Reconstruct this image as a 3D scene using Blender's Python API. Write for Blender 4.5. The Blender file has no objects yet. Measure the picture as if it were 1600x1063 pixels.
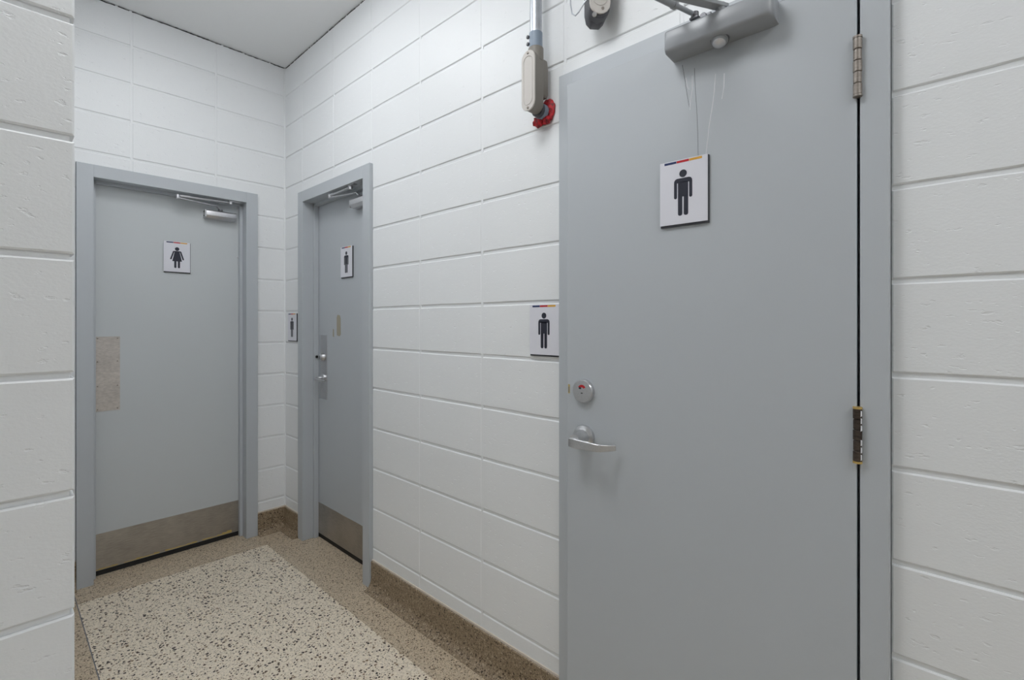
import bpy, bmesh, math, random
from mathutils import Vector
random.seed(7)
R = math.radians
scene = bpy.context.scene
COL = scene.collection

# ---------------------------------------------------------------- camera, world, exposure
CAM_X, CAM_Y, CAM_Z = 3.2796, -1.3327, 1.352
FPX, PX, PY = 758.9, 790.8, 504.65
cd = bpy.data.cameras.new('camera')
cd.sensor_fit = 'HORIZONTAL'; cd.sensor_width = 36.0
cd.lens = FPX / 1600 * 36.0
cd.shift_x = (800 - PX) / 1600
cd.shift_y = -(531.5 - PY) / 1600
cd.clip_start = 0.02
cam = bpy.data.objects.new('camera', cd)
cam.location = (CAM_X, CAM_Y, CAM_Z)
cam.rotation_euler = (R(90), 0, R(90 - 46.574))
COL.objects.link(cam); scene.camera = cam

w = bpy.data.worlds.new('world'); scene.world = w; w.use_nodes = True
w.node_tree.nodes['Background'].inputs[0].default_value = (0.9, 0.95, 1.0, 1)
w.node_tree.nodes['Background'].inputs[1].default_value = 0.0
scene.view_settings.view_transform = 'Standard'
scene.view_settings.look = 'None'
scene.view_settings.gamma = 1.0
scene.view_settings.use_curve_mapping = False
scene.view_settings.exposure = 0.0
A_X, A_Y, A_L, A_W = 1.12, -.78, .6, .6 
LIGHT_A = 7.2 # alcove ceiling fixture
C_X, C_Y, C_L = 2.35, -1.1, .6 
FILL_C = 12.8  # added unseen fill, brightens the back wall without flooding the near wall
FILL_D = 7.9  # added unseen fill behind the camera, lifts the lower back wall

# ---------------------------------------------------------------- room numbers (metres)
CEIL = 3.042
COURSE = 0.2032
LEN = 0.4064
ALC_Y = -1.236      # alcove left wall
NEAR_X = 2.165      # face of the near left wall
ROOM_X1, ROOM_Y1 = 5.9, -3.6

# ---------------------------------------------------------------- materials
def srgb(r, g, b):
    f = lambda c: (c / 255 / 12.92) if c / 255 <= .04045 else ((c / 255 + .055) / 1.055) ** 2.4
    return (f(r), f(g), f(b), 1)

def newmat(name, col, rough=.5, metal=0.0, spec=.5):
    m = bpy.data.materials.new(name); m.use_nodes = True
    b = m.node_tree.nodes['Principled BSDF']
    b.inputs['Base Color'].default_value = col
    b.inputs['Roughness'].default_value = rough
    b.inputs['Metallic'].default_value = metal
    b.inputs['Specular IOR Level'].default_value = spec
    return m

def N(m, t, **kw):
    n = m.node_tree.nodes.new(t)
    for k, v in kw.items(): setattr(n, k, v)
    return n
def L(m, a, b): m.node_tree.links.new(a, b)
def pos(m, scale):
    g = N(m, 'ShaderNodeNewGeometry'); mp = N(m, 'ShaderNodeMapping')
    mp.inputs['Scale'].default_value = scale
    L(m, g.outputs['Position'], mp.inputs['Vector']); return mp.outputs['Vector']
def ramp(m, src, stops, interp='LINEAR'):
    r = N(m, 'ShaderNodeValToRGB'); r.color_ramp.interpolation = interp
    e = r.color_ramp.elements
    while len(e) < len(stops): e.new(.5)
    for el, (p, c) in zip(e, stops):
        el.position = p; el.color = c if len(c) == 4 else (*c, 1)
    L(m, src, r.inputs['Fac']); return r.outputs['Color']
def bsdf(m): return m.node_tree.nodes['Principled BSDF']

def painted_block(name, col, pit=1.0):
    m = newmat(name, col, .42)
    # shallow horizontal scrapes and small pits of the painted concrete face
    n1 = N(m, 'ShaderNodeTexNoise'); L(m, pos(m, (38, 38, 88)), n1.inputs['Vector'])
    n1.inputs['Scale'].default_value = 1.0; n1.inputs['Detail'].default_value = 4
    r1 = ramp(m, n1.outputs['Fac'], [(.28, (0, 0, 0)), (.36, (1, 1, 1))])
    n2 = N(m, 'ShaderNodeTexNoise'); L(m, pos(m, (9, 9, 14)), n2.inputs['Vector'])
    n2.inputs['Scale'].default_value = 1.0; n2.inputs['Detail'].default_value = 6
    n3 = N(m, 'ShaderNodeTexNoise'); L(m, pos(m, (160, 160, 260)), n3.inputs['Vector'])
    n3.inputs['Scale'].default_value = 1.0; n3.inputs['Detail'].default_value = 2
    b1 = N(m, 'ShaderNodeBump'); b1.inputs['Strength'].default_value = .60 * pit; b1.inputs['Distance'].default_value = .0016
    L(m, r1, b1.inputs['Height'])
    b2 = N(m, 'ShaderNodeBump'); b2.inputs['Strength'].default_value = .32; b2.inputs['Distance'].default_value = .003
    L(m, n2.outputs['Fac'], b2.inputs['Height']); L(m, b1.outputs['Normal'], b2.inputs['Normal'])
    b3 = N(m, 'ShaderNodeBump'); b3.inputs['Strength'].default_value = .24; b3.inputs['Distance'].default_value = .0012
    L(m, n3.outputs['Fac'], b3.inputs['Height']); L(m, b2.outputs['Normal'], b3.inputs['Normal'])
    L(m, b3.outputs['Normal'], bsdf(m).inputs['Normal'])
    return m

def painted_metal(name, col, rough=.42):
    m = newmat(name, col, rough)
    n = N(m, 'ShaderNodeTexNoise'); L(m, pos(m, (260, 260, 120)), n.inputs['Vector']); n.inputs['Scale'].default_value = 1
    n2 = N(m, 'ShaderNodeTexNoise'); L(m, pos(m, (5, 5, 3)), n2.inputs['Vector']); n2.inputs['Scale'].default_value = 1
    b = N(m, 'ShaderNodeBump'); b.inputs['Strength'].default_value = .12; b.inputs['Distance'].default_value = .0008
    L(m, n.outputs['Fac'], b.inputs['Height'])
    b2 = N(m, 'ShaderNodeBump'); b2.inputs['Strength'].default_value = .15; b2.inputs['Distance'].default_value = .004
    L(m, n2.outputs['Fac'], b2.inputs['Height']); L(m, b.outputs['Normal'], b2.inputs['Normal'])
    L(m, b2.outputs['Normal'], bsdf(m).inputs['Normal'])
    return m

def brushed(name, col, rough=.35, scale=(20, 20, 400), metal=1.0, var=.12):
    m = newmat(name, col, rough, metal)
    n = N(m, 'ShaderNodeTexNoise'); L(m, pos(m, scale), n.inputs['Vector']); n.inputs['Scale'].default_value = 1; n.inputs['Detail'].default_value = 3
    n2 = N(m, 'ShaderNodeTexNoise'); L(m, pos(m, (7, 7, 9)), n2.inputs['Vector']); n2.inputs['Scale'].default_value = 1; n2.inputs['Detail'].default_value = 5
    a = N(m, 'ShaderNodeMath', operation='ADD'); L(m, n.outputs['Fac'], a.inputs[0]); L(m, n2.outputs['Fac'], a.inputs[1])
    lo = tuple(c * (1 - var * 2) for c in col[:3]); hi = tuple(min(1, c * (1 + var * 2)) for c in col[:3])
    h = N(m, 'ShaderNodeMath', operation='MULTIPLY'); h.inputs[1].default_value = .5; L(m, a.outputs[0], h.inputs[0])
    L(m, ramp(m, h.outputs[0], [(.3, lo), (.7, hi)]), bsdf(m).inputs['Base Color'])
    return m

def terrazzo(name, matrix, tones, scale, cover, rough=.38, stretch=.6):
    m = newmat(name, matrix, rough)
    def chips(sc, cov):
        v = N(m, 'ShaderNodeTexVoronoi'); v.feature = 'F1'
        nz = N(m, 'ShaderNodeTexNoise'); L(m, pos(m, (sc * .8,) * 3), nz.inputs['Vector']); nz.inputs['Scale'].default_value = 1
        mx = N(m, 'ShaderNodeMixRGB'); mx.blend_type = 'ADD'; mx.inputs[0].default_value = stretch
        L(m, pos(m, (sc,) * 3), mx.inputs[1]); L(m, nz.outputs['Color'], mx.inputs[2])
        L(m, mx.outputs[0], v.inputs['Vector']); v.inputs['Scale'].default_value = 1
        sep = N(m, 'ShaderNodeSeparateColor'); L(m, v.outputs['Color'], sep.inputs[0])
        lt = N(m, 'ShaderNodeMath', operation='MULTIPLY'); L(m, sep.outputs[1], lt.inputs[0]); lt.inputs[1].default_value = cov
        d = N(m, 'ShaderNodeMath', operation='LESS_THAN'); L(m, v.outputs['Distance'], d.inputs[0]); L(m, lt.outputs[0], d.inputs[1])
        return sep.outputs[0], d.outputs[0]
    n = N(m, 'ShaderNodeTexNoise'); L(m, pos(m, (90, 90, 90)), n.inputs['Vector']); n.inputs['Scale'].default_value = 1; n.inputs['Detail'].default_value = 4
    c = ramp(m, n.outputs['Fac'], [(.35, tuple(x * .80 for x in matrix[:3])), (.6, matrix[:3])])
    for sc, cov, key in ((scale * 2.2, cover * 1.1, 0), (scale, cover, 1)):
        rnd, mask = chips(sc, cov)
        tone = ramp(m, rnd, tones[key], 'CONSTANT')
        mix = N(m, 'ShaderNodeMixRGB'); L(m, mask, mix.inputs[0]); L(m, c, mix.inputs[1]); L(m, tone, mix.inputs[2]); c = mix.outputs[0]
    L(m, c, bsdf(m).inputs['Base Color'])
    return m

M = {}
M['wall'] = painted_block('painted_block', (.87, .885, .895, 1))
M['mortar'] = painted_block('painted_mortar', (.87, .885, .895, 1), .4)
M['ceiling'] = painted_block('painted_ceiling', (.90, .905, .905, 1), .1)
M['door'] = painted_metal('grey_door_paint', (.515, .545, .575, 1))
M['door_lifted'] = painted_metal('brightened_door_grey', (.595, .625, .64, 1))  # door grey lightened to make up for dim light on the women's leaf
M['frame'] = painted_metal('grey_frame_paint', (.525, .555, .585, 1))
M['steel'] = brushed('brushed_steel_plate', (.42, .39, .35, 1), .42, (25, 25, 300), .85)
M['push'] = brushed('worn_push_plate', (.56, .52, .485, 1), .45, (60, 60, 160), .75)
M['chrome'] = brushed('satin_chrome', (.62, .62, .63, 1), .28, (200, 200, 200), 1, .05)
M['alum'] = brushed('aluminium_closer', (.66, .66, .68, 1), .35, (200, 200, 200), .9, .05)
M['darkarm'] = newmat('dark_closer_metal', (.14, .14, .15, 1), .4, .6)
M['closer'] = painted_metal('grey_closer_cover', (.34, .355, .375, 1), .30)
M['black'] = newmat('plain_black', (.012, .012, .012, 1), .6)
M['signwhite'] = newmat('sign_white', (.78, .78, .84, 1), .3)
M['signedge'] = newmat('sign_dark_edge', (.035, .036, .045, 1), .5)
M['ink'] = newmat('sign_ink', srgb(38, 40, 54), .4)
M['blue'] = newmat('sign_blue', srgb(32, 48, 96), .4)
M['red'] = newmat('sign_red', srgb(196, 32, 42), .4)
M['yellow'] = newmat('sign_yellow', srgb(226, 170, 60), .4)
M['hinge'] = brushed('bronze_hinge', (.30, .265, .235, 1), .45, (150, 150, 300), .6, .15)
M['burnt'] = brushed('burnt_hinge', (.06, .045, .036, 1), .5, (90, 90, 200), .5, .4)
M['brass'] = newmat('bare_brass', srgb(206, 176, 108), .4, .5)
M['boxpaint'] = painted_metal('taupe_conduit_paint', (.235, .215, .19, 1), .5)
M['boxdark'] = painted_metal('dark_conduit_paint', (.07, .07, .08, 1), .45)
M['cover'] = painted_metal('cream_cover_paint', (.62, .585, .55, 1), .45)
M['pipe'] = brushed('galvanised_pipe', (.50, .52, .56, 1), .38, (40, 40, 40), .7, .12)
M['tape'] = newmat('blue_grey_sleeve', srgb(138, 152, 168), .45)
M['sealant'] = newmat('red_sealant', srgb(180, 30, 38), .6)
nn = N(M['sealant'], 'ShaderNodeTexNoise'); L(M['sealant'], pos(M['sealant'], (90,) * 3), nn.inputs['Vector']); nn.inputs['Scale'].default_value = 1
L(M['sealant'], ramp(M['sealant'], nn.outputs['Fac'], [(.35, srgb(110, 18, 26)), (.6, srgb(205, 36, 46))]), bsdf(M['sealant']).inputs['Base Color'])
M['caulk'] = newmat('cream_caulk', srgb(222, 212, 200), .6)
M['crack'] = newmat('dark_crack', (.05, .05, .05, 1), .9)
M['tan'] = newmat('bare_tan_patch', srgb(168, 160, 142), .6)
M['glue'] = newmat('yellow_glue_residue', srgb(196, 172, 104), .6)
M['white'] = newmat('white_paint_drip', srgb(232, 232, 236), .35)
M['string'] = newmat('grey_line', srgb(112, 114, 120), .5)
T_F = [[(0, srgb(112, 94, 72)), (.20, srgb(176, 158, 134)), (.5, srgb(240, 228, 206)), (.8, srgb(206, 190, 166))],
       [(0, srgb(46, 31, 18)), (.40, srgb(84, 62, 40)), (.64, srgb(142, 118, 90)), (.80, srgb(240, 228, 208))]]
T_B = [[(0, srgb(104, 88, 68)), (.28, srgb(152, 134, 110)), (.6, srgb(214, 198, 174)), (.85, srgb(132, 114, 92))],
       [(0, srgb(84, 68, 52)), (.30, srgb(130, 112, 90)), (.60, srgb(208, 192, 170)), (.9, srgb(156, 138, 114))]]
T_C = [[(0, srgb(90, 74, 56)), (.28, srgb(132, 114, 90)), (.6, srgb(190, 172, 146)), (.85, srgb(110, 92, 72))],
       [(0, srgb(70, 56, 42)), (.32, srgb(112, 94, 74)), (.65, srgb(184, 166, 142)), (.9, srgb(134, 116, 92))]]
M['floor'] = terrazzo('terrazzo_field', srgb(248, 235, 214), T_F, 84, .52, stretch=1.5)
M['band'] = terrazzo('terrazzo_border', srgb(216, 198, 172), T_B, 130, .55)
M['base'] = terrazzo('terrazzo_base', srgb(158, 139, 114), T_C, 120, .60)
def emit(name, col, s):
    m = bpy.data.materials.new(name); m.use_nodes = True
    b = bsdf(m); b.inputs['Base Color'].default_value = (.9, .9, .9, 1)
    b.inputs['Emission Color'].default_value = col; b.inputs['Emission Strength'].default_value = s
    return m

# ---------------------------------------------------------------- mesh helpers
class MB:
    def __init__(s): s.v = []; s.f = []
    def add(s, vs, fs):
        o = len(s.v); s.v += [tuple(p) for p in vs]; s.f += [tuple(i + o for i in f) for f in fs]; return s
    def box(s, x0, x1, y0, y1, z0, z1):
        return s.add([(x0, y0, z0), (x1, y0, z0), (x1, y1, z0), (x0, y1, z0), (x0, y0, z1), (x1, y0, z1), (x1, y1, z1), (x0, y1, z1)],
                     [(0, 3, 2, 1), (4, 5, 6, 7), (0, 1, 5, 4), (1, 2, 6, 5), (2, 3, 7, 6), (3, 0, 4, 7)])
    def lathe(s, p0, axis, prof, n=24):
        """prof: list of (distance along axis, radius)"""
        a = Vector(axis).normalized(); p0 = Vector(p0)
        u = a.orthogonal().normalized(); v = a.cross(u)
        vs = []; fs = []
        for d, r in prof:
            for k in range(n):
                t = 2 * math.pi * k / n
                vs.append(p0 + a * d + (u * math.cos(t) + v * math.sin(t)) * r)
        for i in range(len(prof) - 1):
            for k in range(n):
                fs.append((i * n + k, i * n + (k + 1) % n, (i + 1) * n + (k + 1) % n, (i + 1) * n + k))
        fs.append(tuple(range(n - 1, -1, -1))); b = (len(prof) - 1) * n; fs.append(tuple(range(b, b + n)))
        return s.add(vs, fs)
    def cyl(s, p0, p1, r, n=24, r1=None):
        p0, p1 = Vector(p0), Vector(p1)
        return s.lathe(p0, p1 - p0, [(0, r), ((p1 - p0).length, r if r1 is None else r1)], n)
    def tube(s, pts, r, n=8):
        pts = [Vector(p) for p in pts]; vs = []; fs = []; u = None
        for i, p in enumerate(pts):
            t = (pts[min(i + 1, len(pts) - 1)] - pts[max(i - 1, 0)]).normalized()
            if u is None: u = t.orthogonal().normalized()
            u = (u - t * u.dot(t)).normalized(); v = t.cross(u)
            rr = r[i] if isinstance(r, (list, tuple)) else r
            for k in range(n):
                a = 2 * math.pi * k / n; vs.append(p + (u * math.cos(a) + v * math.sin(a)) * rr)
        for i in range(len(pts) - 1):
            for k in range(n): fs.append((i * n + k, i * n + (k + 1) % n, (i + 1) * n + (k + 1) % n, (i + 1) * n + k))
        fs.append(tuple(range(n - 1, -1, -1))); b = (len(pts) - 1) * n; fs.append(tuple(range(b, b + n)))
        return s.add(vs, fs)
    def prism(s, poly, y0, y1):
        """poly: (x,z) outline, extruded from y0 (front) to y1"""
        n = len(poly)
        vs = [(x, y0, z) for x, z in poly] + [(x, y1, z) for x, z in poly]
        fs = [tuple(range(n)), tuple(range(2 * n - 1, n - 1, -1))]
        fs += [(i, i + n, (i + 1) % n + n, (i + 1) % n) for i in range(n)]
        return s.add(vs, fs)
    def bar(s, p0, p1, wdt, thk, up=(0, 0, 1)):
        p0, p1 = Vector(p0), Vector(p1); t = (p1 - p0).normalized(); u = Vector(up)
        side = t.cross(u).normalized(); up2 = side.cross(t)
        vs = []
        for p in (p0, p1):
            for a, b in ((-1, -1), (1, -1), (1, 1), (-1, 1)): vs.append(p + side * a * wdt / 2 + up2 * b * thk / 2)
        return s.add(vs, [(3, 2, 1, 0), (4, 5, 6, 7), (0, 1, 5, 4), (1, 2, 6, 5), (2, 3, 7, 6), (3, 0, 4, 7)])
    def build(s, name, mat, parent=None, loc=(0, 0, 0), rz=0, smooth=False, bevel=0, seg=2):
        me = bpy.data.meshes.new(name); me.from_pydata(s.v, [], s.f)
        bm = bmesh.new(); bm.from_mesh(me); bmesh.ops.recalc_face_normals(bm, faces=bm.faces); bm.to_mesh(me); bm.free()
        me.materials.append(M[mat] if isinstance(mat, str) else mat)
        o = bpy.data.objects.new(name, me); COL.objects.link(o)
        o.parent = parent; o.location = loc; o.rotation_euler = (0, 0, rz)
        if smooth:
            for p in me.polygons: p.use_smooth = True
            me.set_sharp_from_angle(angle=R(40))
        if bevel:
            b = o.modifiers.new('edge_rounding', 'BEVEL'); b.width = bevel; b.segments = seg
            b.limit_method = 'ANGLE'; b.angle_limit = R(40); b.harden_normals = False
            for p in me.polygons: p.use_smooth = True
            me.set_sharp_from_angle(angle=R(60))
        return o

def empty(name, loc, rz=0):
    o = bpy.data.objects.new(name, None); COL.objects.link(o)
    o.location = loc; o.rotation_euler = (0, 0, rz); o.empty_display_size = .1; return o
def tag(o, label=None, cat=None, group=None, kind=None):
    if label: o['label'] = label
    if cat: o['category'] = cat
    if group: o['group'] = group
    if kind: o['kind'] = kind
    return o

# ---------------------------------------------------------------- setting: floor and ceiling
fl = MB().box(-.25, ROOM_X1, ROOM_Y1, .25, -.1, 0).build('floor', 'floor')
tag(fl, 'speckled cream terrazzo floor with dark chips', 'floor', kind='structure')
BW = .185
def strip(x0, x1, y0, y1): return MB().box(x0, x1, y0, y1, -.02, .0012).build('border_strip', 'band', fl)
strip(-.2, BW, ALC_Y, .2)
strip(BW, 2.6, -BW, .2)
strip(BW, 2.35, ALC_Y, ALC_Y + .178)
strip(2.165, 2.35, ROOM_Y1 + .1, ALC_Y)
strip(2.6, ROOM_X1, -BW, .2)
MB().box(.05, 2.35, ALC_Y + .178, ALC_Y + .1815, -.01, .0018).build('divider_strip', 'string', fl)
MB().box(2.35, 2.3535, ROOM_Y1 + .1, ALC_Y + .178, -.01, .0018).build('divider_strip', 'string', fl)

ce = MB().box(-.25, ROOM_X1, ROOM_Y1, .25, CEIL, CEIL + .1).build('ceiling', 'ceiling')
tag(ce, 'smooth white painted ceiling', 'ceiling', kind='structure')

# ---------------------------------------------------------------- setting: block walls
def rect_minus(x0, x1, z0, z1, holes):
    """outlines (counter-clockwise) of a rectangle less the holes"""
    xs = sorted({x0, x1, *[min(max(h[i], x0), x1) for h in holes for i in (0, 1)]})
    zs = sorted({z0, z1, *[min(max(h[i], z0), z1) for h in holes for i in (2, 3)]})
    keep = set()
    for i in range(len(xs) - 1):
        for j in range(len(zs) - 1):
            cx, cz = (xs[i] + xs[i + 1]) / 2, (zs[j] + zs[j + 1]) / 2
            if not any(h[0] < cx < h[1] and h[2] < cz < h[3] for h in holes): keep.add((i, j))
    nxt = {}
    for i, j in keep:
        for a, b, nb in (((i, j), (i + 1, j), (i, j - 1)), ((i + 1, j), (i + 1, j + 1), (i + 1, j)),
                         ((i + 1, j + 1), (i, j + 1), (i, j + 1)), ((i, j + 1), (i, j), (i - 1, j))):
            if nb not in keep: nxt[a] = b
    out = []
    while nxt:
        a = next(iter(nxt)); loop = [a]; b = nxt.pop(a)
        while b != a: loop.append(b); b = nxt.pop(b)
        pts = [(xs[i], zs[j]) for i, j in loop]
        q = [p for k, p in enumerate(pts) if abs((p[0] - pts[k - 1][0]) * (pts[(k + 1) % len(pts)][1] - p[1]) - (p[1] - pts[k - 1][1]) * (pts[(k + 1) % len(pts)][0] - p[0])) > 1e-12]
        out.append(q)
    return out, keep, xs, zs

def block_mesh(poly, jit=.0009, bev=.0032, depth=.055):
    rnd = random.uniform
    pts = []
    n = len(poly)
    for i in range(n):                       # two extra points on long edges, slightly wavy
        a, b = poly[i], poly[(i + 1) % n]
        ln = math.hypot(b[0] - a[0], b[1] - a[1]); pts.append(a)
        if n <= 6 and ln > .25:
            nx, nz = (b[1] - a[1]) / ln, -(b[0] - a[0]) / ln
            for t in (.33, .67):
                j = rnd(-jit, jit); pts.append((a[0] + (b[0] - a[0]) * t + nx * j, a[1] + (b[1] - a[1]) * t + nz * j))
    m = len(pts); ins = []
    for i in range(m):
        p, q, r = pts[i - 1], pts[i], pts[(i + 1) % m]
        d1 = Vector((q[0] - p[0], q[1] - p[1])).normalized(); d2 = Vector((r[0] - q[0], r[1] - q[1])).normalized()
        n1 = Vector((-d1.y, d1.x)); n2 = Vector((-d2.y, d2.x)); b = n1 + n2
        b = b / max(.5, b.length_squared / 2) * 1.0
        ins.append((q[0] + b.x * bev, q[1] + b.y * bev))
    vs = [(x, 0, z) for x, z in ins] + [(x, bev * .8, z) for x, z in pts] + [(x, depth, z) for x, z in pts]
    fs = [tuple(range(m))]
    for k in (0, 1):
        fs += [(k * m + i, (k + 1) * m + i, (k + 1) * m + (i + 1) % m, k * m + (i + 1) % m) for i in range(m)]
    me = bpy.data.meshes.new('block'); me.from_pydata(vs, [], fs)
    me.materials.append(M['wall']); return me

JH = .0105            # horizontal joint height
def wall(name, loc, rz, x0, x1, first, holes, zoff, label, sections=None, joint_w=.007, recess=.0042, e0=.1, e1=.1):
    """block wall seen from local -Y; vertical joints at first + n*LEN (stack bond)"""
    core = MB()
    hs = holes
    ys = sections or (lambda x: (0.0, zoff))
    joints = []
    n = math.floor((x0 - first) / LEN)
    while first + n * LEN < x1 - 1e-6:
        j = first + n * LEN
        if j > x0 + 1e-6: joints.append(j)
        n += 1
    cuts = [x0] + joints + [x1]
    segs = []
    for a, b in zip(cuts, cuts[1:]):
        y, zo = ys((a + b) / 2); segs.append((a, b, y, zo))
    # mortar bed behind the blocks, built around the openings
    bounds = sorted({x0 - e0, x1 + e1, *[h[i] for h in hs for i in (0, 1)], *[s[0] for s in segs[1:]]})
    for a, b in zip(bounds, bounds[1:]):
        if b - a < 1e-6: continue
        mid = (a + b) / 2; y, zo = ys(mid); base = 0
        for h in hs:
            if h[0] < mid < h[1]: base = h[3]
        core.box(a, b, y + recess, .13, base, CEIL)
    for j in joints:                         # vertical joints are filled almost flush with paint
        y, zo = ys(j); base = 0
        for h in hs:
            if h[0] - .004 < j < h[1] + .004: base = h[3]
        core.box(j - joint_w / 2 - .002, j + joint_w / 2 + .002, y + .0013, .05, base, CEIL - .001)
    root = core.build(name, 'mortar', None, loc, rz)
    tag(root, label, 'wall', kind='structure')
    full = [block_mesh([(-LEN / 2 + joint_w / 2, -COURSE / 2 + JH / 2), (LEN / 2 - joint_w / 2, -COURSE / 2 + JH / 2),
                        (LEN / 2 - joint_w / 2, COURSE / 2 - JH / 2), (-LEN / 2 + joint_w / 2, COURSE / 2 - JH / 2)]) for _ in range(5)]
    for a, b, y, zo in segs:
        k = -1
        while zo + k * COURSE < CEIL - .02:
            z0, z1 = zo + k * COURSE + JH / 2, zo + (k + 1) * COURSE - JH / 2; k += 1
            z0 = max(z0, .002); z1 = min(z1, CEIL - .004)
            if z1 - z0 < .02: continue
            xa = a + (joint_w / 2 if a > x0 + 1e-6 else 0); xb = b - (joint_w / 2 if b < x1 - 1e-6 else 0)
            near = [h for h in hs if h[0] < xb and h[1] > xa and h[2] < z1 and h[3] > z0]
            yj = y + random.uniform(-.0004, .0004)
            if not near and abs((b - a) - LEN) < 1e-6 and abs((z1 - z0) - (COURSE - JH)) < 1e-6:
                o = bpy.data.objects.new('block', random.choice(full))
                o.location = ((a + b) / 2, yj, (z0 + z1) / 2)
            else:
                polys, keep, xs, zs = rect_minus(xa, xb, z0, z1, near)
                polys = [p for p in polys if max(q[0] for q in p) - min(q[0] for q in p) > .012 and max(q[1] for q in p) - min(q[1] for q in p) > .008]
                if not polys: continue
                for pl in polys:
                    cx = sum(q[0] for q in pl) / len(pl); cz = sum(q[1] for q in pl) / len(pl)
                    o = bpy.data.objects.new('block', block_mesh([(q[0] - cx, q[1] - cz) for q in pl]))
                    o.location = (cx, yj, cz); COL.objects.link(o); o.parent = root
                continue
            COL.objects.link(o); o.parent = root
    return root

# door frame outer rectangles (local x of the wall, z)
F1 = (-1.043, -.178, 2.168)      # women's door on the back wall (world y)
F2 = (.236, 1.078, 2.167)        # far men's door on the right wall (world x)
F3 = (2.281, 3.161, 2.184)       # near men's door on the right wall
g = .001
SEC = lambda x: (0.0, .0025) if x < 3.0 else (.0108, .0201)
wall('wall_right', (0, 0, 0), 0, 0.0, ROOM_X1 - .1, .2608,
     [(F2[0] - g, F2[1] + g, -1, F2[2] + g), (F3[0] - g, F3[1] + g, -1, F3[2] + g)], .0025,
     'long white painted block wall with the two men\'s doors', SEC)
wall('wall_back', (0, 0, 0), R(90), ALC_Y, 0.0, -.410, [(F1[0] - g, F1[1] + g, -1, F1[2] + g)], .0025,
     'white painted block wall around the women\'s door')
wall('wall_left', (0, ALC_Y, 0), R(180), -(NEAR_X - .056), 0.0, -.35, [], .043, 'white block side wall of the alcove behind the near corner', recess=.006, e0=.044, e1=.1)
wall('wall_near', (NEAR_X, 0, 0), R(90), ROOM_Y1 + .1, ALC_Y, ALC_Y - .40, [], .043, 'shaded white block wall in the left foreground', recess=.006, e0=0, e1=-.006)
tag(MB().box(ROOM_X1 - .1, ROOM_X1, ROOM_Y1, .2, 0, CEIL).build('wall_front', 'mortar'), 'plain white wall behind the viewer', 'wall', kind='structure')
tag(MB().box(NEAR_X - .2, ROOM_X1, ROOM_Y1, ROOM_Y1 + .1, 0, CEIL).build('wall_side', 'mortar'), 'plain white wall at the corridor side', 'wall', kind='structure')

wb = bpy.data.objects['wall_back']
MB().lathe((-.001, .001, .146), (0, 0, 1), [(0, .006), (CEIL - .152, .006)], 12).build('corner_caulk', 'mortar', wb, smooth=True)
# dark ragged crack where the walls meet the ceiling
def crack(x0, x1, along, fixed):
    mb = MB(); n = int(abs(x1 - x0) / .012); pts = []
    amp = 0
    for i in range(n + 1):
        t = x0 + (x1 - x0) * i / n
        amp = .6 * amp + random.uniform(-.0016, .0016)
        pts.append((t, CEIL - .0048 + amp, max(.0006, .0018 + random.uniform(-.0014, .0014))))
    for (a, za, wa), (b, zb, wb) in zip(pts, pts[1:]):
        if random.random() < .10: continue
        if along == 'x': v = [(a, fixed, za - wa), (b, fixed, zb - wb), (b, fixed, zb + wb), (a, fixed, za + wa)]; o = (0, .004, 0)
        else: v = [(fixed, a, za - wa), (fixed, b, zb - wb), (fixed, b, zb + wb), (fixed, a, za + wa)]; o = (-.004, 0, 0)
        vs = v + [(p[0] + o[0], p[1] + o[1], p[2] + o[2]) for p in v]
        mb.add(vs, [(0, 1, 2, 3), (0, 4, 5, 1), (3, 2, 6, 7), (1, 5, 6, 2), (0, 3, 7, 4)])
    mb.build('ceiling_crack', 'crack', ce)
crack(.012, 3.2, 'x', -.0012)
crack(-1.2, -.008, 'y', .0012)

# coved terrazzo base
PROF = [(0, .139), (-.006, .1375), (-.009, .134), (-.009, .050)] + \
       [(-.009 - .042 * (1 - math.cos(R(a))), .050 - .0485 * math.sin(R(a))) for a in (18, 36, 54, 72, 90)] + [(-.055, .0008), (0, .0008)]
def base(side, loc, rz, x0, x1, label, trim=0.):
    mb = MB(); n = len(PROF)
    vs = [(x0, y, z) for y, z in PROF] + [(x1, y, z) for y, z in PROF]
    mb.add(vs, [(i, i + n, (i + 1) % n + n, (i + 1) % n) for i in range(n)] + [tuple(range(n)), tuple(range(2 * n - 1, n - 1, -1))])
    o = mb.build('baseboard_' + side, 'base', None, loc, rz, smooth=True)
    MB().box(x0 + .001, x1 - .001, -.0045, .003, .1375, .1455).build('caulk_line', 'caulk', o)
    return tag(o, label, 'baseboard', kind='structure')
base('right', (0, 0, 0), 0, 0, F2[0] - .001, 'short coved terrazzo base in the back corner beside the far men\'s door')
base('right', (0, 0, 0), 0, F2[1] + .001, F3[0] - .001, 'long coved terrazzo base between the two men\'s doors')
base('right', (0, .0108, 0), 0, F3[1] + .001, ROOM_X1 - .1, 'coved terrazzo base right of the near men\'s door')
base('back', (0, 0, 0), R(90), F1[1] + .001, -.001, 'short coved terrazzo base right of the women\'s door')
base('back', (0, 0, 0), R(90), ALC_Y, F1[0] - .001, 'short coved terrazzo base left of the women\'s door')
base('left', (0, ALC_Y, 0), R(180), -NEAR_X, 0, 'coved terrazzo base along the alcove side wall')
base('near', (NEAR_X, 0, 0), R(90), ROOM_Y1 + .1, ALC_Y, 'coved terrazzo base under the near left wall')

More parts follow.
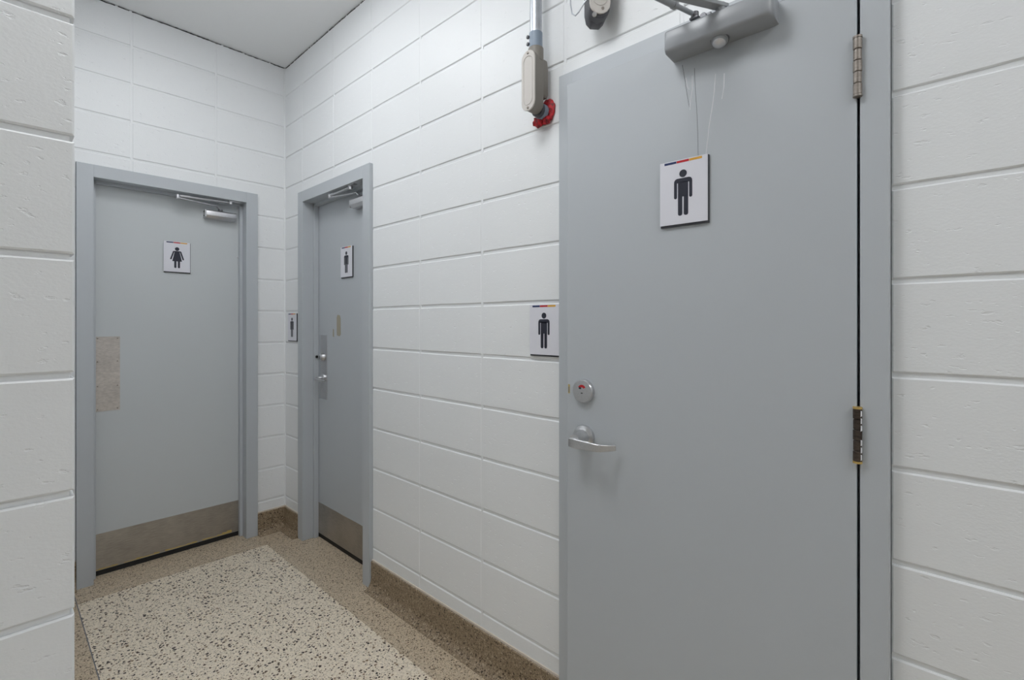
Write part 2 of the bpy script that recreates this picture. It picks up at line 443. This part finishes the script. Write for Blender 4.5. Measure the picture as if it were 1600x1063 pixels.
# ---------------------------------------------------------------- doors
PROUD = .018
def push_frame(d, x0, x1, ztop, face, head, leaf_mat='door'):
    """hollow metal frame: leaf stands behind the stop"""
    for s, xo in ((1, x0), (-1, x1)):
        mb = MB()
        for y0, y1, wd in ((-PROUD, .05, face), (.05, .078, face + .016), (.078, .135, face - .003)):
            a, b = sorted((xo, xo + s * wd)); mb.box(a, b, y0, y1, 0.0015, ztop - (head if wd > face else 0) )
        mb.build('frame_jamb', 'frame', d, bevel=.0008)
    mb = MB()
    mb.box(x0 + face, x1 - face, -PROUD, .05, ztop - head, ztop)
    mb.box(x0 + face - .003, x1 - face + .003, .078, .135, ztop - head + .003, ztop)
    mb.box(x0 + face, x1 - face, .05, .078, ztop - head - .016, ztop)
    mb.build('frame_head', 'frame', d, bevel=.0008)
    MB().box(x0 + face - .001, x1 - face + .001, .08, .124, .029, ztop - head + .001).build('leaf', leaf_mat, d, bevel=.0012)
    MB().box(x0 + face, x1 - face, .084, .120, .0015, .0288).build('gap_strip', 'black', d)  # black strip fills the gap under the leaf so it reads black
    MB().box(x0 + face, x1 - face, .16, .17, .0, ztop).build('dark_sheet', 'black', d)  # black sheet stands in for the darkness behind the leaf

def screws(parent, pts, r=.0035, y=-.0012, mat='hinge'):
    for x, z in pts:
        MB().lathe((x, 0, z), (0, -1, 0), [(0, r), (-y * .6, r), (-y, r * .5)], 10).build('screw', mat, parent, smooth=True)

LEAF_Y = .08
# --- door_1: women's door
c1 = (F1[0] + F1[1]) / 2
d1 = empty('door_1', (0, c1, 0), R(90)); tag(d1, 'grey metal women\'s door with push plate and steel kick plate', 'door', kind='structure')
X = lambda y: y - c1
push_frame(d1, X(F1[0]), X(F1[1]), F1[2], .067, .064, 'door_lifted')
kp = MB().box(X(-.974), X(-.249), LEAF_Y - .0018, LEAF_Y + .001, .032, .225).build('kick_plate', 'steel', d1)
kp['label'] = 'scuffed brushed steel kick plate'
mb = MB(); random.seed(3)
for k in range(26):                          # ragged line of old adhesive along the plate's lower edge
    a = -.72 + k * .0269; h = .0035 + random.uniform(0, .006)
    if k > 22: h += (k - 22) * .007
    if k % 7 != 4: mb.prism([(a, .0325), (a + .0269, .0325), (a + .0269, .0325 + h * .8), (a, .0325 + h)], LEAF_Y - .0026, LEAF_Y - .0012)
mb.build('glue_residue', 'glue', d1, (X(-.974) + .722, 0, 0))
pp = MB().box(-.0525, .0525, -.0018, .001, -.2, .2).build('push_plate', 'push', d1, (X(-.908), LEAF_Y, 1.078))
pp['label'] = 'worn steel push plate'
screws(pp, [(sx * .042, z) for sx in (-1, 1) for z in (-.19, -.066, .066, .19)], y=-.0035)
for z in (2.070, 1.768, .354):
    MB().lathe((X(-.262), LEAF_Y, z), (0, -1, 0), [(0, .006), (.002, .006), (.004, .003)], 12).build('screw', 'chrome', d1, smooth=True)

def small_closer(d, bx0, bx1, bz0, bz1, spx, elbow, rod_end, ztop):
    """compact parallel-arm closer on the leaf; elbow/rod_end local points"""
    y1 = LEAF_Y; y0 = LEAF_Y - .052
    mb = MB()
    ln = bx1 - bx0; hh = bz1 - bz0
    prof = [(y1, bz0), (y1, bz1), (y0 + .010, bz1), (y0, bz1 - .008), (y0, bz0 + .016), (y0 + .014, bz0)]
    n = len(prof)
    vs = [(bx0, y, z) for y, z in prof] + [(bx1, y, z) for y, z in prof]
    mb.add(vs, [(i, i + n, (i + 1) % n + n, (i + 1) % n) for i in range(n)] + [tuple(range(n)), tuple(range(2 * n - 1, n - 1, -1))])
    body = mb.build('door_closer', 'alum', d, bevel=.0012)
    body['label'] = 'aluminium overhead door closer'
    cap = MB().box(bx0 - .006, bx0 + .001, y0 + .003, y1, bz0 + .003, bz1 - .002).build('end_cap', 'chrome', body, bevel=.0015)
    for q in (.25, .75):
        MB().cyl((bx0 - .0058, (y0 + y1) / 2, bz0 + hh * q), (bx0 - .0075, (y0 + y1) / 2, bz0 + hh * q), .0045, 10).build('valve_screw', 'black', body)
    MB().cyl((spx, y0 + .027, bz1 - .002), (spx, y0 + .027, bz1 + .012), .013, 16).build('spindle', 'darkarm', body, smooth=True)
    e = Vector(elbow); s0 = Vector((spx, y0 + .027, bz1 + .010))
    arm = MB()
    pts = [s0, s0 + Vector(((e.x - spx) * .10, -.006, .020)), s0 + (e - s0) * .25 + Vector((0, 0, .012)), e + Vector((0, 0, -.006))]
    for a, b in zip(pts, pts[1:]): arm.bar(a, b, .020, .0055)
    arm.lathe(e + Vector((0, 0, -.010)), (0, 0, 1), [(0, .010), (.008, .010)], 14)
    arm.build('closer_arm', 'alum', body, bevel=.001)
    rod = MB(); r = Vector(rod_end)
    rod.tube([e + Vector((0, 0, .006)), r], .0058, 10)
    dirv = (r - e)
    rod.tube([e + Vector((0, 0, .006)) + dirv * .05, e + Vector((0, 0, .006)) + dirv * .22], .0085, 10)
    rod.lathe(e + Vector((0, 0, -.002)), (0, 0, 1), [(0, .0105), (.014, .0105), (.018, .006)], 14)
    rod.lathe(e + dirv * .72 + Vector((0, 0, .002)), dirv, [(0, .008), (.006, .008)], 10)
    rod.build('connecting_rod', 'alum', body, smooth=True)
    sh = MB(); sh.box(r.x - .012, r.x + .05, r.y - .012, r.y + .012, ztop - .006, ztop)
    sh.cyl((r.x, r.y, ztop - .022), (r.x, r.y, ztop - .004), .011, 14)
    sh.build('arm_bracket', 'chrome', body, smooth=True)
    return body
HZ1 = F1[2] - .064
small_closer(d1, X(-.452), X(-.287), 1.986, 2.036, X(-.37), (X(-.606), -.004, 2.074), (X(-.325), .012, 2.092), HZ1)

# --- door_2: far men's door
c2 = (F2[0] + F2[1]) / 2
d2 = empty('door_2', (c2, 0, 0), 0); tag(d2, 'grey metal men\'s door in the far corner seen at a steep angle', 'door', kind='structure')
X = lambda u: u - c2
push_frame(d2, X(F2[0]), X(F2[1]), F2[2], .0655, .066)
kp = MB().box(X(.312), X(1.004), LEAF_Y - .0018, LEAF_Y + .001, .032, .222).build('kick_plate', 'steel', d2)
kp['label'] = 'scuffed brushed steel kick plate'
HZ2 = F2[2] - .066
small_closer(d2, X(.790), X(.985), 1.990, 2.040, X(.862), (X(.624), .000, 2.078), (X(.846), .006, 2.092), HZ2)
es = MB().box(X(.342), X(.428), LEAF_Y - .0016, LEAF_Y + .001, .880, 1.275).build('lock_plate', 'chrome', d2, bevel=.0008); es['label'] = 'tall satin steel lock plate'
screws(d2, [], 0)
lk = MB().lathe((X(.378), LEAF_Y - .001, 1.139), (0, -1, 0), [(0, .026), (.006, .026), (.010, .023), (.020, .021), (.023, .017)], 24).build('lock_cylinder', 'chrome', d2, smooth=True)
MB().box(X(.378) - .0015, X(.378) + .0015, LEAF_Y - .0252, LEAF_Y - .022, 1.130, 1.148).build('keyhole', 'black', lk)
lh = MB().lathe((X(.378), LEAF_Y - .001, 1.008), (0, -1, 0), [(0, .027), (.008, .027), (.014, .020), (.018, .012), (.046, .0115), (.055, .0115)], 24).build('lever_handle', 'chrome', d2, smooth=True)
lv = MB()
lv.tube([(X(.378), LEAF_Y - .050, 1.008), (X(.400), LEAF_Y - .052, 1.007), (X(.455), LEAF_Y - .052, 1.004), (X(.492), LEAF_Y - .044, 1.002)], [.011, .0105, .009, .008], 12)
lv.build('lever', 'chrome', lh, smooth=True)
MB().cyl((X(.322), .064, 1.139), (X(.324), .064, 1.139), .009, 14).build('stop_bumper', 'black', d2)
pt = [(-.02, -.060), (.012, -.066), (.028, -.055), (.026, .040), (.018, .058), (-.012, .062), (-.022, .045)]
MB().prism(pt, LEAF_Y - .0006, LEAF_Y + .001).build('bare_patch', 'tan', d2, (X(.570), 0, 1.338))
MB().prism([(-.008, -.022), (.008, -.026), (.007, .02), (-.006, .024)], LEAF_Y - .0006, LEAF_Y + .001).build('bare_patch', 'tan', d2, (X(.507), 0, 1.292))

# --- door_3: near men's door, standing slightly ajar
HU = 3.107
d3 = empty('door_3', (HU, 0, 0), 0); tag(d3, 'wide grey metal men\'s door in the right foreground with dark hinges', 'door', kind='structure')
X = lambda u: u - HU
face = .051
for s, xo in ((1, X(F3[0])), (-1, X(F3[1]))):
    mb = MB()
    for y0, y1, wd in ((-PROUD, .03, face), (.03, .10, face + .016)):
        a, b = sorted((xo, xo + s * wd)); mb.box(a, b, y0, y1, .0015, F3[2] - (face if wd > face else 0))
    mb.build('frame_jamb', 'frame', d3, bevel=.0009)
mb = MB()
mb.box(X(F3[0]) + face, X(F3[1]) - face, -PROUD, .03, F3[2] - face, F3[2])
mb.box(X(F3[0]) + face, X(F3[1]) - face, .03, .10, F3[2] - face - .016, F3[2])
mb.build('frame_head', 'frame', d3, bevel=.0009)
MB().box(X(F3[0]) + face, X(F3[1]) - face, .13, .14, 0, F3[2]).build('dark_sheet', 'black', d3)  # black sheet keeps the gaps around the ajar leaf dark
AJ = R(1.9); HL = (0, -PROUD, 0)
LW = .7745; LT = F3[2] - face - .003
def onleaf(mb, name, mat, parent=None, **k):
    return mb.build(name, mat, parent or d3, HL if parent is None else (0, 0, 0), AJ if parent is None else 0, **k)
leaf = onleaf(MB().box(-LW, -.0026, 0, .044, .019, LT), 'leaf', 'door', bevel=.0018)
# hinges
def hinge(zc, mat, capmat, lab, h=.125):
    r = .0085; x = -.0008; y = -.006
    mb = MB()
    b = onleaf(MB().box(-.0024, -.0006, -.004, .032, zc - h / 2 + .004, zc + h / 2 - .004), 'hinge', mat)
    b['label'] = lab
    n = 5; hh = h / n
    for k in range(n):
        z0 = zc - h / 2 + k * hh
        ins = .0006 if k % 2 else 0
        MB().lathe((x, y, z0 + .0006), (0, 0, 1), [(0, r - ins - .001), (.001, r - ins), (hh - .0022, r - ins), (hh - .0012, r - ins - .001)], 18).build('knuckle', mat, b, smooth=True)
    MB().cyl((x, y, zc - h / 2 - .001), (x, y, zc + h / 2 + .001), r * .72, 14).build('hinge_pin', 'black' if mat == 'burnt' else mat, b)
    for z0, z1 in ((zc + h / 2 - .0005, zc + h / 2 + .004), (zc - h / 2 - .004, zc - h / 2 + .0005)):
        MB().cyl((x, y, z0), (x, y, z1), r * 1.05, 18).build('pin_cap', capmat, b, smooth=True)
    if mat == 'burnt':
        mb = MB(); random.seed(5)
        for k in range(7):
            z0 = zc - .055 + k * .016
            if k in (3,): continue
            mb.prism([(x + r * .72, z0), (x + r * 1.0, z0 + .002), (x + r * 1.0, z0 + .012), (x + r * .74, z0 + .014)], y - r * .72, y - r * .4)
        mb.build('chipped_paint', 'white', b)
hinge(1.352 + .5645, 'hinge', 'hinge', 'bronze painted butt hinge')
hinge(1.352 - .247, 'burnt', 'brass', 'burnt dark butt hinge with bare brass ends', .116)
hinge(.28, 'hinge', 'hinge', 'bronze painted butt hinge')
# privacy lock
pl = onleaf(MB().lathe((-.708, .001, 1.352 - .216), (0, -1, 0), [(0, .0375), (.006, .0375), (.012, .0365), (.015, .034), (.0155, .030)], 40), 'privacy_lock', 'chrome', smooth=True)
pl['label'] = 'round satin privacy lock with red indicator'
arc = [(.0145 * math.cos(R(a)), .0145 * math.sin(R(a))) for a in range(25, 156, 13)] + [(.0065 * math.cos(R(a)), .0065 * math.sin(R(a))) for a in range(155, 24, -13)]
MB().prism([(x, z) for x, z in arc], -.0152, -.013).build('red_indicator', 'red', pl, (-.708, 0, 1.352 - .210))
MB().prism([(-.011, -.002), (-.003, -.003), (-.002, .003), (-.010, .004)], -.0156, -.013).build('indicator_mark', 'ink', pl, (-.708, 0, 1.352 - .207))
MB().box(-.003, .003, -.0158, -.013, -.0015, .0015).build('coin_slot', 'black', pl, (-.708, 0, 1.352 - .222))
# lever handle
zl = 1.352 - .362
lh = onleaf(MB().lathe((-.708, .001, zl), (0, -1, 0), [(0, .0385), (.005, .0385), (.010, .0365), (.013, .030), (.016, .0255), (.030, .0235), (.038, .0195), (.058, .0175)], 40), 'lever_handle', 'chrome', smooth=True)
lh['label'] = 'satin chrome lever handle'
lv = MB()
pa = [(-.728, -.056, -.009), (-.716, -.0615, -.009), (-.700, -.063, -.009), (-.660, -.0615, -.010), (-.622, -.060, -.0105), (-.616, -.0555, -.0105), (-.585, -.022, -.0105)]
def ribbon(pts, hs, th):
    mb = MB(); vs = []; n = len(pts)
    for i, p in enumerate(pts):
        p = Vector(p); t = (Vector(pts[min(i + 1, n - 1)]) - Vector(pts[max(i - 1, 0)])).normalized(); nr = Vector((t.y, -t.x, 0))
        for a, b in ((1, -1), (1, 1), (-1, 1), (-1, -1)): vs.append((p + nr * a * th / 2 + Vector((0, 0, b * hs[i] / 2 + zl))))
    fs = [(i * 4 + k, i * 4 + (k + 1) % 4, (i + 1) * 4 + (k + 1) % 4, (i + 1) * 4 + k) for i in range(n - 1) for k in range(4)]
    fs += [(3, 2, 1, 0), tuple(range((n - 1) * 4, n * 4))]
    return mb.add(vs, fs)
ribbon(pa, [.024, .0290, .0290, .0255, .0230, .0220, .0170], .0095).build('lever', 'chrome', lh, bevel=.002)
sl = onleaf(MB().box(-.769, -.763, -.0009, .002, 1.352 - .229, 1.352 - .200), 'bare_patch', 'glue')
onleaf(MB().box(-.7675, -.7645, -.0014, .002, 1.352 - .226, 1.352 - .207), 'edge_slot', 'boxpaint')

# large closer on the leaf
bx0, bx1, bz0, bz1, by = -.417, -.157, 1.352 + .722, 1.352 + .780, -.066
prof = [(.0005, bz0), (.0005, bz1), (by + .006, bz1), (by + .0015, bz1 - .0015), (by, bz1 - .006), (by, bz0 + .010), (by + .0022, bz0 + .0045), (by + .008, bz0)]
mb = MB(); nP = len(prof)
vs = []
for x, k in ((bx0, .93), (bx0 + .003, .985), (bx0 + .008, 1), (bx1 - .020, 1), (bx1 - .007, .95), (bx1, .82)):
    vs += [(x, y * k if y < 0 else y, (z - (bz0 + bz1) / 2) * (.5 + k / 2) + (bz0 + bz1) / 2) for y, z in prof]
for j in range(5):
    mb_f = [(j * nP + i, (j + 1) * nP + i, (j + 1) * nP + (i + 1) % nP, j * nP + (i + 1) % nP) for i in range(nP)]
    if j == 0: allf = mb_f
    else: allf += mb_f
allf += [tuple(range(nP)), tuple(range(6 * nP - 1, 5 * nP - 1, -1))]
mb.add(vs, allf)
bc = onleaf(mb, 'door_closer', 'closer', smooth=True); bc.data.set_sharp_from_angle(angle=R(62)); bc['label'] = 'large grey overhead door closer with a domed cap'
dome = MB().lathe((-.283, -.030, bz0 + .010), (0, -.45, -1), [(0, .0205), (.018, .0205), (.0185, .0185), (.021, .0185), (.026, .0160), (.029, .011), (.0305, .004)], 28)
dome.build('adjusting_cap', 'closer', bc, smooth=True)
MB().lathe((-.283, -.030, bz0 + .009), (0, -.45, -1), [(0, .0222), (.014, .0222), (.0155, .0205)], 28).build('cap_ring', 'darkarm', bc, smooth=True)
MB().lathe((-.283, -.030, bz0 + .010), (0, -.45, -1), [(.019, .0182), (.0215, .0180), (.0265, .0155), (.0295, .0105), (.031, .004)], 28).build('cap_dome', 'alum', bc, smooth=True)
def arm_part(mb, name, mat, **k):
    o = mb.build(name, mat, bc, **k); o.matrix_parent_inverse.identity()
    # built in the frame of the open door way: undo the leaf's swing
    o.rotation_euler = (0, 0, -AJ); o.location = (PROUD * math.sin(AJ) * -1, PROUD * math.cos(AJ), 0)
    return o
W = lambda u, y, z: (X(u), y, z + 1.352)
sp = W(2.835, -.078, .790); elb = W(2.680, -.343, .800); shoe = W(2.752, -.036, .822)
a_ = MB().cyl(W(2.835, -.078, .775), W(2.835, -.078, .800), .011, 18)
a_.bar(W(2.842, -.066, .793), elb, .024, .010)
a_.lathe(Vector(elb) - Vector((0, 0, .008)), (0, 0, 1), [(0, .015), (.016, .015)], 18)
arm_part(a_, 'closer_arm', 'closer', bevel=.0015)
r_ = MB(); e2 = Vector(elb) + Vector((0, 0, .014)); s2 = Vector(shoe) + Vector((0, 0, .006)); dv = e2 - s2
r_.tube([s2 + dv * .05, s2 + dv * .28], .0062, 12)
r_.tube([s2 + dv * .26, s2 + dv * .29], .0115, 12)
r_.tube([s2 + dv * .28, e2], .0095, 12)
arm_part(r_, 'connecting_rod', 'closer', smooth=True)
k_ = MB(); k_.box(X(2.735), X(2.790), -.024, -PROUD + .0005, 1.352 + .806, 1.352 + .826)
k_.box(X(2.742), X(2.766), -.050, -.022, 1.352 + .812, 1.352 + .817)
k_.cyl(W(2.752, -.036, .812), W(2.752, -.036, .834), .010, 16)
k_.cyl(W(2.772, -.026, .818), W(2.772, -.034, .818), .009, 12)
arm_part(k_, 'arm_bracket', 'darkarm', bevel=.001)
# runs of paint and a dark thread below the closer
def run(pts, wd, mat, name):
    mb = MB(); n = len(pts); vs = []
    for i, (x, z) in enumerate(pts):
        ww = wd if i < n - 1 else wd * .9
        vs += [(x - ww / 2, .0005, z), (x, -.0010, z), (x + ww / 2, .0005, z)]
    fs = [(i * 3 + k, i * 3 + k + 1, i * 3 + k + 4, i * 3 + k + 3) for i in range(n - 1) for k in (0, 1)]
    mb.add(vs, fs); onleaf(mb, name, mat)
run([(-.305, 2.006), (-.308, 1.965), (-.312, 1.930), (-.322, 1.87), (-.330, 1.797)], .0034, 'white', 'paint_drip')
run([(-.383, 2.022), (-.380, 1.998), (-.374, 1.987)], .0034, 'white', 'paint_drip')
run([(-.366, 2.022), (-.366, 1.985), (-.371, 1.955), (-.372, 1.93)], .0034, 'white', 'paint_drip')
run([(-.283, 2.0), (-.284, 1.965), (-.289, 1.935)], .0034, 'white', 'paint_drip')
run([(-.393, 2.06), (-.388, 2.03), (-.380, 1.975), (-.374, 1.94)], .0014, 'string', 'thread')
run([(-.360, 2.04), (-.358, 1.985), (-.354, 1.93), (-.351, 1.86), (-.350, 1.800)], .0013, 'string', 'thread')

# ---------------------------------------------------------------- signs
SW, SH = .131, .176
def rrect(x0, x1, z0, z1, r, top=True, bot=True):
    p = []
    for cx, cz, a0, on in ((x1 - r, z1 - r, 0, top), (x0 + r, z1 - r, 90, top), (x0 + r, z0 + r, 180, bot), (x1 - r, z0 + r, 270, bot)):
        if on: p += [(cx + r * math.cos(R(a0 + a)), cz + r * math.sin(R(a0 + a))) for a in (0, 30, 60, 90)]
        else: p.append((x1 if a0 in (0, 270) else x0, z1 if a0 < 180 else z0))
    return p
def fig(mb, poly): mb.prism(poly[::-1], -.0086, -.0078)
def man(mb):
    fig(mb, [(.0103 * math.cos(R(a)), .049 + .0103 * math.sin(R(a))) for a in range(0, 360, 15)])
    fig(mb, [(-.0165, .0365), (.0165, .0365), (.0215, .0345), (.0245, .030), (.0248, .024), (-.0248, .024), (-.0245, .030), (-.0215, .0345)])
    fig(mb, rrect(-.0250, -.0168, -.0185, .026, .004, False, True))
    fig(mb, rrect(.0168, .0250, -.0185, .026, .004, False, True))
    fig(mb, [(-.0140, -.014), (.0140, -.014), (.0140, .027), (-.0140, .027)])
    fig(mb, rrect(-.0140, -.0020, -.0655, -.012, .0050, False, True))
    fig(mb, rrect(.0020, .0140, -.0655, -.012, .0050, False, True))
def woman(mb):
    fig(mb, [(.0108 * math.cos(R(a)), .0455 + .0108 * math.sin(R(a))) for a in range(0, 360, 15)])
    fig(mb, [(-.0165, .0335), (.0165, .0335), (.020, .0315), (.0225, .027), (-.0225, .027), (-.020, .0315)])
    for s in (-1, 1):
        p = [(s * .0215, .0285), (s * .0345, -.0130), (s * .0330, -.0170), (s * .0290, -.0175), (s * .0270, -.0150), (s * .0135, .0285)]
        fig(mb, p if s > 0 else p[::-1])
        q = rrect(s * .009 - .0055, s * .009 + .0055, -.0655, -.024, .0045, False, True); fig(mb, q)
    fig(mb, [(-.0122, .029), (.0122, .029), (.0242, -.0265), (-.0242, -.0265)])
def sign(loc, rz, who, label):
    o = empty('restroom_sign', loc, rz); tag(o, label, 'sign', 'restroom signs')
    MB().box(-SW / 2 + .0015, SW / 2 + .0022, -.0062, -.0003, -SH / 2 - .0055, SH / 2 - .002).build('dark_plate', 'signedge', o)  # dark plate behind the face, set low and to the right
    MB().box(-SW / 2, SW / 2, -.0080, -.0060, -SH / 2, SH / 2).build('face_plate', 'signwhite', o)
    mb = MB(); who(mb); mb.build('pictogram', 'ink', o)
    for k, m in enumerate(('blue', 'red', 'yellow')):
        x0 = -SW / 2 + SW * (.10 + .265 * k)
        MB().box(x0, x0 + SW * .258, -.0084, -.0078, SH / 2 - .0085, SH / 2 - .0025).build('colour_bar', m, o)['label'] = m + ' bar'
    return o
sign((-LEAF_Y, -.592, 1.352 + .386), R(90), woman, 'white sign with a black woman figure on the women\'s door')
sign((.6775, LEAF_Y, 1.352 + .354), 0, man, 'narrow-looking man sign on the far corner men\'s door')
sign((.126, 0, 1.352 - .026), 0, man, 'small man sign on the wall in the back corner left of the far men\'s door')
sign((2.208, 0, 1.352 - .024), 0, man, 'man sign on the white block wall beside the near men\'s door')
sx = -.388
sign((HU + sx * math.cos(AJ), -PROUD + sx * math.sin(AJ), 1.352 + .359), AJ, man, 'large-looking man sign high on the near men\'s door below the closer')

# ---------------------------------------------------------------- conduits
def stadium(w_, h_, n=8):
    r = w_ / 2; p = []
    for c, a0 in ((h_ / 2 - r, 0), (-(h_ / 2 - r), 180)):
        p += [(r * math.cos(R(a0 + 180 * k / n)), c + r * math.sin(R(a0 + 180 * k / n))) for k in range(n + 1)]
    return p[::-1]
# conduit beside the near door: local origin on the wall at the outlet
cz = 2.168
k1 = empty('conduit', (2.210, 0, cz), 0)
tag(k1, 'grey conduit pipe ending in a taupe elbow box with cream cover and red sealant', 'conduit')
MB().cyl((.003, -.058, .150), (.003, -.058, CEIL - cz), .0205, 28).build('pipe', 'pipe', k1, smooth=True)
MB().cyl((.003, -.058, .118), (.003, -.058, .172), .0228, 28).build('pipe_sleeve', 'tape', k1, smooth=True)
bd = MB().prism(stadium(.056, .200), -.090, -.046)
bd.prism([(-.021, .085), (-.021, -.045), (.021, -.045), (.027, -.035), (.027, .055), (.023, .085)], -.050, -.020)
bd.lathe((.003, -.058, .072), (0, 0, 1), [(0, .0265), (.045, .0265), (.050, .0245)], 24)
bd.build('elbow_box', 'boxpaint', k1, bevel=.003)
cv = MB().prism(stadium(.058, .204), -.096, -.0905).build('cover_plate', 'cover', k1, bevel=.0015)
ring = stadium(.042, .166); inr = stadium(.038, .162)
mb = MB(); n = len(ring)
vs = [(x, -.096, z) for x, z in ring] + [(x * .975, -.0975, z * .994) for x, z in ring] + [(x, -.0975, z) for x, z in inr] + [(x * .97, -.096, z * .993) for x, z in inr]
mb.add(vs, [(r * n + i, r * n + (i + 1) % n, (r + 1) * n + (i + 1) % n, (r + 1) * n + i) for r in range(3) for i in range(n)])
mb.build('raised_rib', 'cover', cv, smooth=True)
for z in (.092, -.092): MB().lathe((.0, -.0955, z), (0, -1, 0), [(0, .0045), (.002, .0045), (.0028, .003)], 12).build('cover_screw', 'hinge', cv, smooth=True)
for z in (.134, .158):
    MB().lathe((-.014, -.076, z), (-.3, -1, 0), [(0, .006), (.006, .006), (.007, .004)], 12).build('set_screw', 'darkarm', k1, smooth=True)
MB().lathe((0, -.048, -.083), (0, 1, 0), [(0, .024), (.016, .024), (.018, .022)], 24).build('outlet_collar', 'boxdark', k1, smooth=True)
MB().lathe((0, -.034, -.083), (0, 1, 0), [(0, .026), (.018, .026)], 24).build('outlet_sleeve', 'tape', k1, smooth=True)
def blob(name, c, rx, ry, rz_, mat, parent, seed):
    bm = bmesh.new(); bmesh.ops.create_icosphere(bm, subdivisions=4, radius=1)
    rn = random.Random(seed); dirs = [Vector((rn.uniform(-1, 1), rn.uniform(-1, 1), rn.uniform(-1, 1))).normalized() for _ in range(70)]
    for v in bm.verts:
        d = v.co.normalized(); k = 1 + .16 * sum(math.exp(-60 * (1 - d.dot(q))) for q in dirs[:36]) - .16 * sum(math.exp(-55 * (1 - d.dot(q))) for q in dirs[36:])
        v.co = Vector((d.x * rx * k, d.y * ry * k, d.z * rz_ * k))
    me = bpy.data.meshes.new(name); bm.to_mesh(me); bm.free(); me.materials.append(M[mat])
    for p in me.polygons: p.use_smooth = True
    o = bpy.data.objects.new(name, me); COL.objects.link(o); o.parent = parent; o.location = c; return o
blob('sealant', (.004, -.004, -.080), .038, .012, .040, 'sealant', k1, 3)
blob('sealant', (-.020, -.016, -.110), .020, .015, .020, 'sealant', k1, 8)
blob('sealant', (.012, -.012, -.112), .016, .013, .015, 'sealant', k1, 11)

# second conduit box, turned towards the corridor, with a loose wire loop
al = R(48)
k2 = empty('conduit', (2.452, -.05, 2.385), al)
tag(k2, 'dark conduit box with cream cover and loose wire loop above the near door frame', 'conduit')
bd = MB().prism(stadium(.066, .218), -.030, .002)
bd.prism([(-.032, -.07), (-.027, -.094), (-.014, -.108), (.014, -.108), (.027, -.094), (.032, -.07), (.032, .09), (-.032, .09)], -.004, .034)
bd.build('elbow_box', 'boxdark', k2, bevel=.003)
MB().lathe((0, .004, .085), (0, 0, 1), [(0, .026), (.05, .026), (.054, .024)], 24).build('pipe_hub', 'boxdark', k2, smooth=True)
MB().cyl((0, .004, .10), (0, .004, CEIL - 2.385), .0205, 24).build('pipe', 'pipe', k2, smooth=True)
cv = MB().prism(stadium(.064, .188), -.0365, -.0305).build('cover_plate', 'cover', k2, (0, 0, -.006), bevel=.0015)
ring = stadium(.044, .140); inr = stadium(.039, .135); mb = MB(); n = len(ring)
vs = [(x, -.0365, z) for x, z in ring] + [(x * .975, -.038, z * .994) for x, z in ring] + [(x, -.038, z) for x, z in inr] + [(x * .97, -.0365, z * .993) for x, z in inr]
mb.add(vs, [(r * n + i, r * n + (i + 1) % n, (r + 1) * n + (i + 1) % n, (r + 1) * n + i) for r in range(3) for i in range(n)])
mb.build('raised_rib', 'cover', cv, smooth=True)
MB().lathe((.008, -.036, -.078), (0, -1, 0), [(0, .0045), (.002, .0045), (.0028, .003)], 12).build('cover_screw', 'hinge', cv, smooth=True)
MB().lathe((-.016, -.030, -.100), (-.2, -1, -.4), [(0, .007), (.004, .007), (.005, .003)], 14).build('ground_screw', 'chrome', k2, smooth=True)
MB().tube([(-.030, -.030, -.045), (-.045, -.020, -.060), (-.058, -.004, -.078), (-.066, .008, -.082), (-.074, .018, -.070), (-.078, .022, -.040), (-.079, .024, .00), (-.070, .022, .06), (-.026, .012, .10)], .0021, 8).build('wire_loop', 'pipe', k2, smooth=True)

# ---------------------------------------------------------------- ceiling fixtures (out of the picture; the last two added to even the light)
def fixture(loc, rz, ln, wd, s, label):
    """slim flat panel in a white tray"""
    o = empty('ceiling_light', loc, rz); tag(o, label, 'ceiling light')
    for a, b, c, d in ((-ln / 2, ln / 2, -wd / 2, -wd / 2 + .02), (-ln / 2, ln / 2, wd / 2 - .02, wd / 2), (-ln / 2, -ln / 2 + .02, -wd / 2 + .02, wd / 2 - .02), (ln / 2 - .02, ln / 2, -wd / 2 + .02, wd / 2 - .02)):
        MB().box(a, b, c, d, -.014, -.001).build('tray_edge', 'white', o)
    m = emit('lit_diffuser', (.955, .978, 1, 1), s)
    MB().box(-ln / 2 + .02, ln / 2 - .02, -wd / 2 + .02, wd / 2 - .02, -.034, -.004).build('diffuser', m, o)
fixture((A_X, A_Y, CEIL), 0, A_L, A_W, LIGHT_A, 'small square ceiling panel light over the back of the alcove')
fixture((C_X, C_Y, CEIL), R(90), C_L, .6, FILL_C, 'added square fill panel on the ceiling at the mouth of the alcove')
fixture((4.55, -.85, CEIL), R(90), 1.2, .6, FILL_D, 'added flat fill panel on the ceiling over the corridor behind the viewer')
